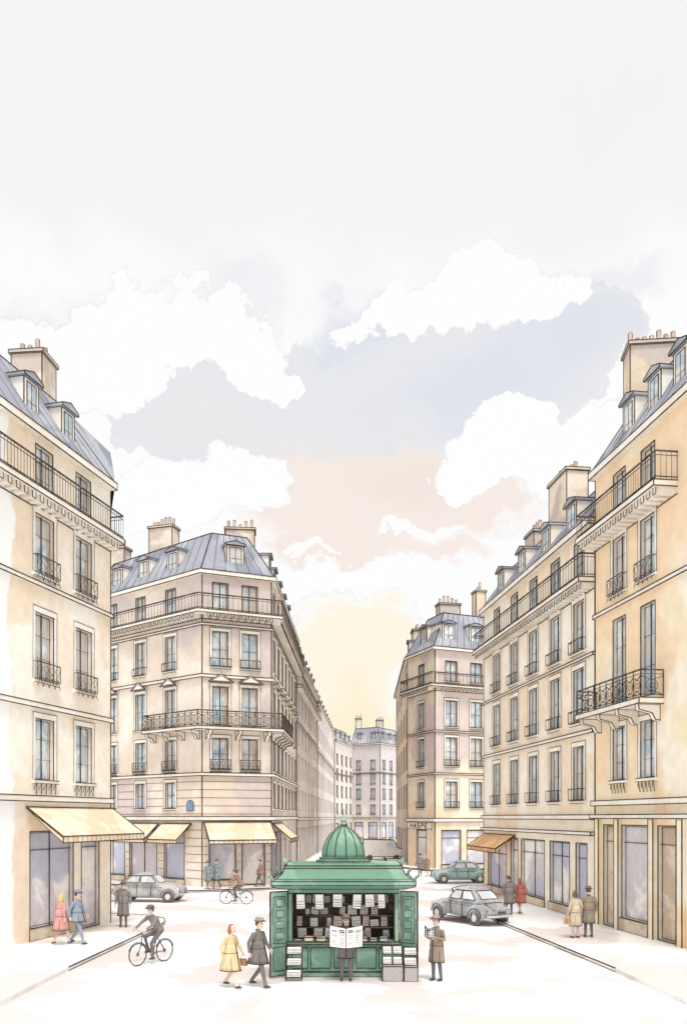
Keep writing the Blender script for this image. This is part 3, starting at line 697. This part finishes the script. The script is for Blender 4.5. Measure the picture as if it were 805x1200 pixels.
# ================================================================= cars
TYR=col((92,86,86),'car_tyre'); HUB=col((206,206,204),'hubcap'); CGL=wash('car_glass',(206,212,216),(230,234,234),scale=2); RED=col((190,90,80),'tail_lamp')
def sup(v,n): return math.copysign(abs(v)**n,v)
def car(x,y,head,paint,name='car'):
    t=Thing(name,(x,y,0.004),head); B=t.part('body',paint,True); C=t.part('cabin',paint,True); G=t.part('windows',CGL,True); L=t.part('panel_lines',INK)
    st=[(-1.98,.48,.60,.40),(-1.9,.36,.72,.56),(-1.65,.30,.86,.66),(-1.2,.27,.95,.73),(-.5,.25,.95,.77),(.4,.25,.95,.76),(1.0,.27,.96,.68),(1.5,.30,.90,.56),(1.8,.34,.80,.44),(1.92,.45,.66,.3)]
    R=[]
    for yy,zb,zt,hw in st:
        R.append([Vector((hw*sup(math.cos(a),.55),yy,(zb+zt)/2+(zt-zb)/2*sup(math.sin(a),.6))) for a in [2*PI*k/24 for k in range(24)]])
    B.rings(R)
    cab=[(.85,-1.5,.92,.70),(1.0,-1.36,.78,.685),(1.2,-1.12,.56,.63),(1.38,-.85,.34,.57),(1.48,-.62,.14,.46),(1.525,-.4,-.05,.25)]
    R=[]; n=.42
    for z,y0,y1,hw in cab:
        R.append([Vector((hw*sup(math.cos(a),n),(y0+y1)/2+(y1-y0)/2*sup(math.sin(a),n),z)) for a in [2*PI*k/32 for k in range(32)]])
    C.rings(R); L.loop(R[3],.010)
    def cs(z):
        for a,b in zip(cab[:-1],cab[1:]):
            if a[0]<=z<=b[0]:
                q=(z-a[0])/(b[0]-a[0]); return [a[i]+(b[i]-a[i])*q for i in (1,2,3)]
    def side(sg,fy,z):
        y0,y1,hw=cs(z); yc=(y0+y1)/2; hy=(y1-y0)/2; s=max(-.97,min(.97,fy)); 
        cc=(max(0,1-abs(s)**(2/n)))**(n/2); return Vector((sg*(hw*cc+.012),yc+hy*s,z))
    def end(sg,fx,z):
        y0,y1,hw=cs(z); yc=(y0+y1)/2; hy=(y1-y0)/2; cc=(max(0,1-abs(fx)**(2/n)))**(n/2); return Vector((fx*hw,yc+sg*(hy*cc+.014),z))
    def patch(fn,a0,a1,z0,z1,sg):
        R=[[fn(sg,a0+(a1-a0)*i/6,z0+(z1-z0)*j/4) for i in range(7)] for j in range(5)]
        G.rings(R,cap=False,closed=False)
        bd=[p for p in R[0]]+[r[-1] for r in R[1:]]+R[-1][::-1][1:]+[r[0] for r in R[::-1]][1:-1]
        L.loop(bd,.014)
    for sg in (1,-1):
        patch(side,-.78,-.06,1.02,1.36,sg); patch(side,.02,.80,1.02,1.36,sg)
    patch(end,-.8,.8,1.03,1.38,1); patch(end,-.66,.66,1.06,1.36,-1)
    F=t.part('wings',paint,True); T=t.part('wheels',TYR,True); H=t.part('hubcaps',HUB,True)
    for sg in (1,-1):
        F.ell((sg*.62,1.22,.50),(.17,.56,.36),n=18,m=10); F.ell((sg*.66,-1.22,.50),(.15,.52,.36),n=18,m=10)
        for yy in (1.22,-1.22):
            T.tube([(sg*.60,yy,.31),(sg*.64,yy,.31),(sg*.78,yy,.31),(sg*.805,yy,.31)],[.29,.31,.31,.28],n=24,ref=(0,1,0))
            H.tube([(sg*.80,yy,.31),(sg*.825,yy,.31)],[.17,.10],n=18,ref=(0,1,0))
            L.torus((sg*.80,yy,.31),(1,0,0),.19,.010,n=18,m=4)
            pts=[Vector((sg*.80,yy+.40*math.cos(a),.34+.36*math.sin(a))) for a in [PI*k/10 for k in range(11)]]
            L.loop(pts,.013,closed=False)
        H.ell((sg*.56,1.70,.66),(.10,.10,.10),n=12,m=8); L.torus((sg*.56,1.78,.66),(0,1,0),.085,.01,n=14,m=4)
        t.part('tail_lamps',RED,True).ell((sg*.58,-1.78,.62),(.05,.05,.07),n=8,m=6)
        L.bar((sg*.775,.30,.36),(sg*.765,.35,.93),.010); L.bar((sg*.785,-.45,.36),(sg*.77,-.42,.93),.010); L.bar((sg*.78,-.9,.80),(sg*.775,.9,.80),.009)
        L.bar((sg*.72,-1.1,.27),(sg*.74,1.0,.27),.016)
        tl=[Vector((sg*q[3]*.62,q[0],q[2]-.02)) for q in st[1:-1]]; L.loop(tl,.008,closed=False)
    H.tube([(-.66,-1.86,.42),(-.5,-2.05,.42),(.5,-2.05,.42),(.66,-1.86,.42)],.04,n=8,ref=(0,0,1))
    H.tube([(-.62,1.80,.42),(-.45,1.99,.42),(.45,1.99,.42),(.62,1.80,.42)],.04,n=8,ref=(0,0,1))
    L.box8([(-.2,-2.03,.52),(.2,-2.03,.52),(.2,-2.01,.52),(-.2,-2.01,.52),(-.2,-1.99,.62),(.2,-1.99,.62),(.2,-1.97,.62),(-.2,-1.97,.62)])
    L.loop([(-.42,-1.93,.66),(.42,-1.93,.66),(.5,-1.5,.925),(-.5,-1.5,.925)],.011)
    for k in range(5): L.bar((-.16,1.93,.5+k*.06),(.16,1.93,.5+k*.06),.007)
    t.done()
P1=wash('paint_grey',(176,173,174),(204,202,201),scale=1.2); P2=wash('paint_sea_blue',(160,186,186),(194,212,210),scale=1.2); P3=wash('paint_slate',(162,163,167),(194,195,197),scale=1.2)
car(-10.1,44.6,-PI/2-.12,P1)
car(5.3,35.9,.55,P3)
car(7.75,57.2,PI/2+.1,P2)
t=Thing('delivery_van',(4.0,88,0.004)); PW=wash('paint_white',(240,238,234),(248,247,244),scale=1)
b=t.part('body',PW); L=t.part('panel_lines',INK)
pr=[(-2,.35),(1.6,.35),(2.1,.45),(2.1,1.1),(1.5,1.3),(1.2,2.05),(-1.9,2.15),(-2,2.0)]
A=[Vector((a,-.85,z)) for a,z in pr]; B=[Vector((a,.85,z)) for a,z in pr]; b.rings([A,B]); L.loop(A,.035); L.loop(B,.03)
for p,q in zip(A,B): L.bar(p,q,.02)
t.part('windows',CGL).poly([(1.15,-.86,1.3),(.5,-.86,1.3),(.5,-.86,1.8),(1.05,-.86,1.8)])
for yy in (-.78,.78):
    for xx in (-1.3,1.4): t.part('wheels',TYR,True).tube([(xx,yy-.1,.28),(xx,yy+.1,.28)],.28,n=18,ref=(1,0,0))
t.done()

# ================================================================= newspaper kiosk
KG=wash('kiosk_green',(136,174,152),(168,198,180),scale=1.1,second=(120,160,138)); KG2=wash('kiosk_green_dark',(116,154,134),(142,176,156),scale=1.2)
KIN=wash('kiosk_interior',(190,166,150),(212,192,176),scale=1.5,second=(164,142,130))
K=Thing('newspaper_kiosk',(0,0,0.004)); kb=K.part('cabinet',KG); kd=K.part('panels',KG2); ki=K.part('interior',KIN); kl=K.part('edge_lines',INK); kr=K.part('roof',KG); w=.013
def kbox(m,x0,x1,y0,y1,z0,z1,ink=True):
    p=[Vector(q) for q in ((x0,y0,z0),(x1,y0,z0),(x1,y1,z0),(x0,y1,z0),(x0,y0,z1),(x1,y0,z1),(x1,y1,z1),(x0,y1,z1))]
    m.box8(p)
    if ink: kl.boxedges(p,w)
yf=23.55; yb=25.3; hx=1.52
kbox(kb,-hx,hx,yb-.08,yb,0,2.42); kbox(kb,-hx,-hx+.08,yf+.003,yb-.083,0,2.42); kbox(kb,hx-.08,hx,yf+.003,yb-.083,0,2.42)
ki.poly([(-hx+.09,yb-.09,.0),(hx-.09,yb-.09,.0),(hx-.09,yb-.09,2.4),(-hx+.09,yb-.09,2.4)])
for sg in (1,-1): ki.poly([(sg*(hx-.09),yf+.1,0),(sg*(hx-.09),yb-.1,0),(sg*(hx-.09),yb-.1,2.4),(sg*(hx-.09),yf+.1,2.4)])
kbox(kd,-hx-.05,hx+.05,yf-.1,yf+.0,0,.14)
kbox(kb,-hx,hx,yf-.05,yf+.0,.143,.90)
for a,b in ((-1.42,-.98),(-.9,-.35),(-.27,.27),(.35,.9),(.98,1.42)):
    kd.poly([(a,yf-.056,.24),(b,yf-.056,.24),(b,yf-.056,.80),(a,yf-.056,.80)]); kl.loop([Vector((a,yf-.058,.24)),Vector((b,yf-.058,.24)),Vector((b,yf-.058,.80)),Vector((a,yf-.058,.80))],w*.8)
kbox(kb,-hx-.03,hx+.03,yf-.14,yf+.45,.903,.97)
for sg in (1,-1): kbox(kb,sg*(hx-.06)-.06,sg*(hx-.06)+.06,yf-.06,yf+.0,.973,2.42)
kbox(kb,-hx,hx,yf-.08,yf+.02,2.30,2.418)
for sg in (1,-1):
    a=Vector((sg*1.56,yf-.02,0)); b=Vector((sg*2.0,yf-.34,0)); dn=(b-a).normalized(); nn=Vector((-dn.y,dn.x,0))*.04
    q=[a,b,b+nn,a+nn]; p=[v+Z(.06) for v in q]+[v+Z(2.36) for v in q]; kb.box8(p); kl.boxedges(p,w)
    for z0,z1 in ((.2,.85),(.95,2.22)):
        nf=nn.normalized(); nf=nf if nf.y<0 else -nf
        base=(a+nn if (nn.y<0) else a)
        g=[base+dn*.07+Z(z0)+nf*.004,base+dn*.46+Z(z0)+nf*.004,base+dn*.46+Z(z1)+nf*.004,base+dn*.07+Z(z1)+nf*.004]
        kd.poly(g); kl.loop(g,w*.7)
        if z0>.5:
            for r in range(4):
                zz=1.05+r*.3; mg=[base+dn*.14+Z(zz)+nf*.02,base+dn*.38+Z(zz)+nf*.02,base+dn*.38+Z(zz+.2)+nf*.012,base+dn*.14+Z(zz+.2)+nf*.012]
                K.part('door_slats',KG).poly(mg); kl.loop(mg,w*.5)
MG=[wash('magazine_%s'%n,c,scale=5,grain=.1) for n,c in (('cream',(242,234,218)),('rose',(226,194,182)),('slate',(196,196,200)),('ochre',(230,206,170)),('brown',(198,172,152)),('white',(246,243,238)))]
for r,(zz,yy) in enumerate(((1.0,24.1),(1.30,24.22),(1.62,24.34),(1.94,24.46))):
    kbox(ki,-hx+.1,hx-.1,yy-.02,yy+.12,zz-.05,zz-.01)
    x=-1.38+random.uniform(0,.1)
    while x<1.2:
        ww=random.uniform(.13,.28); h=random.uniform(.16,.29)
        if random.random()<.12: x+=ww; continue
        tl=random.uniform(-.02,.02)
        k=random.randrange(6); m=K.part('magazines_%d'%k,MG[k])
        g=[Vector((x,yy-.03,zz+max(tl,0))),Vector((x+ww,yy-.03,zz+max(-tl,0))),Vector((x+ww+tl,yy+.05,zz+h)),Vector((x+tl,yy+.05,zz+h+tl))]
        m.poly(g); kl.loop(g,w*.45)
        for q in range(2):
            a=.25+.3*q; kl.bar(g[0].lerp(g[3],a)+Vector((.03,-.004,0)),g[1].lerp(g[2],a)+Vector((-.03,-.004,0)),w*.28)
        x+=ww+random.uniform(.02,.09)
x=-1.35
while x<1.2:
    ww=random.uniform(.2,.3)
    k=random.randrange(6); m=K.part('magazines_%d'%k,MG[k]); h=random.uniform(.02,.14)
    kbox(m,x,x+ww,yf-.08,yf+.2,.974,.974+h)
    x+=ww+.06
x=-1.3
while x<1.1:
    ww=random.uniform(.2,.3); zt=2.28; zb=random.uniform(1.86,2.02); tl=random.uniform(-.02,.02)
    g=[Vector((x+tl,yf-.1,zb)),Vector((x+ww+tl,yf-.1,zb+tl)),Vector((x+ww,yf-.1,zt)),Vector((x,yf-.1,zt))]
    K.part('hanging_papers',NP).poly(g); kl.loop(g,w*.7)
    for q in range(3): kl.bar((x+.03,yf-.104,zb+.06+q*.07),(x+ww-.03,yf-.104,zb+.06+q*.07),w*.4)
    x+=ww+random.uniform(.06,.3)
yc=24.4
def ring(hx,hy,z): return [Vector((-hx,yc-hy,z)),Vector((hx,yc-hy,z)),Vector((hx,yc+hy,z)),Vector((-hx,yc+hy,z))]
S=[(1.66,1.02,2.421),(1.92,1.26,2.50),(1.96,1.30,2.54),(1.96,1.30,2.66),(1.84,1.18,2.70),(1.70,1.02,2.82),(1.62,.92,2.98),(1.62,.92,3.06),(1.55,.85,3.10)]
kr.rings([ring(*q) for q in S])
for q in (0,2,3,4,6,7): kl.loop(ring(*S[q]),w)
for a,b in zip(S[:-1],S[1:]):
    for p,r in zip(ring(*a),ring(*b)): kl.bar(p,r,w)
sc=K.part('roof_scrolls',KG,True)
for sx in (1,-1):
    for sy in (1,-1):
        c=Vector((sx*1.93,yc+sy*1.27,2.66)); sc.tube([c,c+Vector((sx*.03,sy*.03,.1)),c+Vector((sx*.1,sy*.08,.16)),c+Vector((sx*.08,sy*.06,.22))],[.05,.045,.04,.02],n=8)
        kl.tube([c+Vector((0,-.05,0)),c+Vector((sx*.03,sy*.03-.05,.1)),c+Vector((sx*.1,sy*.08-.05,.16))],.008,n=4)
    c=Vector((sx*1.6,yc-.9,3.1)); sc.tube([c,c+Vector((0,0,.1)),c+Vector((sx*.05,0,.18))],[.05,.045,.02],n=8)
dm=K.part('dome',KG,True); dr=K.part('dome_drum',KG2)
dr.rev((0,yc,3.101),[(.78,0),(.78,.06),(.69,.08),(.69,.14),(.62,.16)],n=24)
for z,r in ((3.161,.78),(3.24,.69)): kl.torus((0,yc,z),(0,0,1),r,w,n=32,m=4)
prof=[(.61,0),(.605,.12),(.57,.30),(.50,.48),(.39,.64),(.25,.77),(.11,.86),(.07,.90)]
dm.rev((0,yc,3.262),prof,n=32)
for k in range(12):
    a=2*PI*k/12+.13
    pts=[Vector(((r+.004)*math.cos(a),yc+(r+.004)*math.sin(a),3.262+z)) for r,z in prof]; kl.loop(pts,w*.9,closed=False)
K.part('finial',KG,True).rev((0,yc,4.15),[(.07,0),(.12,.03),(.05,.07),(.08,.13),(.03,.2),(.045,.24),(.012,.34),(.006,.46)],n=14)
kl.torus((0,yc,4.18),(0,0,1),.12,.01,n=16,m=4); kl.torus((0,yc,4.28),(0,0,1),.08,.01,n=16,m=4); kl.bar((0,yc-.01,4.4),(0,yc-.01,4.63),.011)
K.done()
def rack(x,y,wd,h,rot=0,box=False):
    t=Thing('newspaper_rack',(x,y,0.004),rot); a=t.part('frame',col((176,174,168),'rack_metal')); l=t.part('edge_lines',INK); n=t.part('papers',NP); g=t.part('printed_columns',DARK)
    hw=wd/2
    if box:
        p=[Vector(q) for q in ((-hw,-.18,0),(hw,-.18,0),(hw,.18,0),(-hw,.18,0),(-hw,-.18,h*.42),(hw,-.18,h*.42),(hw,.18,h*.5),(-hw,.18,h*.5))]; a.box8(p); l.boxedges(p,.011)
        l.bar((-hw,.16,h*.5),(-hw,.16,h),.01); l.bar((hw,.16,h*.5),(hw,.16,h),.01)
        z0=h*.44
    else:
        for sx in (-hw,hw):
            l.bar((sx,-.15,0),(sx,.12,h),.014); l.bar((sx,.2,0),(sx,.12,h),.012)
        z0=.08
    rows=2 if box else max(1,int((h-z0)/.24))
    for r in range(rows):
        zz=z0+.03+r*(h-z0)/rows; yy=-.17+.24*(zz/h)
        k=max(1,int(wd/.24))
        for q in range(k):
            x0=-hw+.02+q*wd/k; x1=x0+wd/k-.04; tl=random.uniform(-.015,.015)
            P_=[Vector((x0,yy,zz)),Vector((x1,yy,zz+tl)),Vector((x1+tl,yy+.05,zz+.19)),Vector((x0+tl,yy+.05,zz+.19))]; n.poly(P_); l.loop(P_,.007)
            for s in range(3): g.bar(P_[0].lerp(P_[3],.2+.22*s)+Vector((.02,-.005,0)),P_[1].lerp(P_[2],.2+.22*s)+Vector((-.02,-.005,0)),.004)
        l.bar((-hw,yy-.02,zz-.01),(hw,yy-.02,zz-.01),.009)
    t.done()
rack(-1.33,23.0,.42,.98); rack(1.32,23.0,.55,.96,0,True); rack(1.80,22.95,.36,.92,0,True)

# ================================================================= sky (world)
wd=D.worlds.new('World'); scene.world=wd; wd.use_nodes=True; nt=wd.node_tree; N=nt.nodes; Lk=nt.links
try: wd.cycles.sampling_method='NONE'
except Exception as e: print(e)
bg=N['Background']
SUN=Vector((0.12,-0.46,0.88)).normalized()
sky=N.new('ShaderNodeTexSky'); sky.sky_type='NISHITA'; sky.sun_disc=False
sky.sun_elevation=math.asin(SUN.z); sky.sun_rotation=math.atan2(SUN.x,SUN.y)
tc=N.new('ShaderNodeTexCoord'); sp=N.new('ShaderNodeSeparateXYZ'); Lk.new(tc.outputs['Generated'],sp.inputs[0])
def math_(op,a,b=None,c=None,clamp=False):
    n=N.new('ShaderNodeMath'); n.operation=op; n.use_clamp=clamp
    for i,v in enumerate((a,b,c)):
        if v is None: continue
        if isinstance(v,(int,float)): n.inputs[i].default_value=v
        else: Lk.new(v,n.inputs[i])
    return n.outputs[0]
az=math_('ARCTAN2',sp.outputs['X'],sp.outputs['Y'])
hh=math_('SQRT',math_('ADD',math_('MULTIPLY',sp.outputs['X'],sp.outputs['X']),math_('MULTIPLY',sp.outputs['Y'],sp.outputs['Y'])))
el=math_('ARCTAN2',sp.outputs['Z'],hh)
cb=N.new('ShaderNodeCombineXYZ'); Lk.new(az,cb.inputs[0]); Lk.new(el,cb.inputs[1])
def noise(scale,detail,loc=(0,0,0),rough=.55,colr=False):
    mp=N.new('ShaderNodeMapping'); mp.inputs['Location'].default_value=loc; Lk.new(cb.outputs[0],mp.inputs[0])
    n=N.new('ShaderNodeTexNoise'); n.inputs['Scale'].default_value=scale; n.inputs['Detail'].default_value=detail; n.inputs['Roughness'].default_value=rough
    Lk.new(mp.outputs[0],n.inputs['Vector']); return n.outputs['Color' if colr else 'Fac']
nc=noise(9,7,(1.3,2.1,0),.62,True); sn=N.new('ShaderNodeSeparateColor'); Lk.new(nc,sn.inputs[0])
nb=noise(4,3,(3,9,0)); ns=noise(6,4,(11,5,0))
cd=N.new('ShaderNodeCombineXYZ')
Lk.new(math_('ADD',az,math_('MULTIPLY_ADD',sn.outputs[0],.18,-.09)),cd.inputs[0]); eld=math_('ADD',el,math_('MULTIPLY_ADD',sn.outputs[1],.16,-.08)); Lk.new(eld,cd.inputs[1])
def AE(px,py):
    u=(px-402.5)/1000; v=(958-py)/1000; return math.atan(u),math.atan2(v,math.sqrt(1+u*u))
def blob(px,py,rx,ry):
    a,e=AE(px,py); ra=rx/1000/(1+((px-402.5)/1000)**2); re=ry/1000/(1+((958-py)/1000)**2)
    m=N.new('ShaderNodeMapping'); m.vector_type='TEXTURE'; m.inputs['Location'].default_value=(a,e,0); m.inputs['Scale'].default_value=(ra,re,1)
    Lk.new(cd.outputs[0],m.inputs[0]); l=N.new('ShaderNodeVectorMath'); l.operation='LENGTH'; Lk.new(m.outputs[0],l.inputs[0]); return l.outputs['Value']
def mask(d,soft):
    mr=N.new('ShaderNodeMapRange'); mr.interpolation_type='SMOOTHSTEP'; mr.inputs['From Min'].default_value=1.0; mr.inputs['From Max'].default_value=1-soft
    Lk.new(d,mr.inputs['Value']); return mr.outputs['Result']
def mixc(fac,colr,prev):
    m=N.new('ShaderNodeMix'); m.data_type='RGBA'
    Lk.new(fac,m.inputs['Factor'])
    if isinstance(prev,tuple): m.inputs['A'].default_value=prev
    else: Lk.new(prev,m.inputs['A'])
    m.inputs['B'].default_value=colr
    return m.outputs['Result']
cur=lin((253,253,253))
mr=N.new('ShaderNodeMapRange'); mr.interpolation_type='SMOOTHSTEP'; e0=.51
mr.inputs['From Min'].default_value=e0; mr.inputs['From Max'].default_value=e0+.09
Lk.new(math_('ADD',eld,math_('MULTIPLY_ADD',nb,.16,-.08)),mr.inputs['Value'])
cur=mixc(math_('MULTIPLY',mr.outputs['Result'],math_('MULTIPLY_ADD',ns,.5,.65,clamp=True)),lin((244,244,242)),cur)
def layer(bl,soft,rgb,amt=1.0,vary=.6,ring=.0):
    global cur
    ds=[blob(*b) for b in bl]; d=ds[0]
    for q in ds[1:]: d=math_('MINIMUM',d,q)
    m=mask(d,soft)
    f=math_('MULTIPLY',m,math_('MULTIPLY_ADD',ns,vary*1.6,amt-vary*.8,clamp=True),clamp=True) if vary>0 else m
    if amt<1 and vary==0: f=math_('MULTIPLY',m,amt)
    cur=mixc(f,lin(rgb),cur)
    if ring>0:
        a=mask(d,.03); b=math_('SUBTRACT',a,mask(math_('ADD',d,.035),.06),clamp=True)
        cur=mixc(math_('MULTIPLY',b,ring,clamp=True),lin((214,213,219)),cur)
layer([(700,120,100,80)],.95,(238,239,243),.5,.5)
layer([(80,390,120,60),(290,340,90,50),(700,340,90,30)],.8,(239,240,243),.9,.5)
layer([(440,480,240,100),(250,505,120,60),(630,430,100,85)],.12,(232,233,237),1.,.5,.45)
layer([(640,410,100,60),(420,375,60,45),(560,460,140,60)],.6,(224,227,237),.85,.7)
layer([(240,505,100,45),(360,530,120,50)],.8,(238,235,232),.8,.5)
layer([(450,590,190,70),(540,600,100,45),(410,640,110,45)],.3,(247,235,227),1.,.5,.12)
layer([(480,570,110,50)],.9,(242,228,221),.7,.5)
layer([(230,395,125,50),(110,420,110,55),(320,425,45,20)],.12,(254,254,254),1.,.0,.25)
layer([(560,350,105,45),(465,368,72,30),(625,350,50,28)],.12,(254,254,254),1.,.0,.25)
layer([(605,520,95,40),(550,560,60,30),(700,545,90,60)],.12,(254,254,254),1.,.0,.25)
layer([(260,575,95,32),(170,600,90,50)],.2,(254,254,254),1.,.0,.2)
layer([(500,630,60,10),(430,684,100,18),(370,655,34,7)],.25,(254,254,254),.95,.1)
layer([(530,655,66,16),(350,640,40,14)],.5,(247,234,228),.9,.2)
layer([(400,790,85,85),(410,880,90,110),(440,755,60,50)],.35,(254,246,226),1.,.2,.2)
layer([(415,860,64,90)],.9,(253,239,205),.8,.2)
sc_=N.new('ShaderNodeVectorMath'); sc_.operation='SCALE'; sc_.inputs['Scale'].default_value=0.08; Lk.new(sky.outputs[0],sc_.inputs[0])
fin=N.new('ShaderNodeMix'); fin.data_type='RGBA'; fin.inputs['Factor'].default_value=.02
Lk.new(cur,fin.inputs['A']); Lk.new(sc_.outputs[0],fin.inputs['B'])
Lk.new(fin.outputs['Result'],bg.inputs['Color']); bg.inputs['Strength'].default_value=1.02

sl=D.lights.new('sun','SUN'); sl.energy=2.1; sl.angle=math.radians(16); sl.color=(1,.97,.93)
so=D.objects.new('sun',sl); link(so); so.rotation_euler=(-SUN).to_track_quat('-Z','Y').to_euler(); so.location=(0,0,60)

cam=D.cameras.new('camera'); co=D.objects.new('camera',cam); link(co)
co.location=(0,0,4.4); co.rotation_euler=(math.radians(90),0,0)
cam.sensor_width=36; cam.lens=30; cam.shift_y=0.298; cam.clip_end=5000; cam.clip_start=.1
scene.camera=co
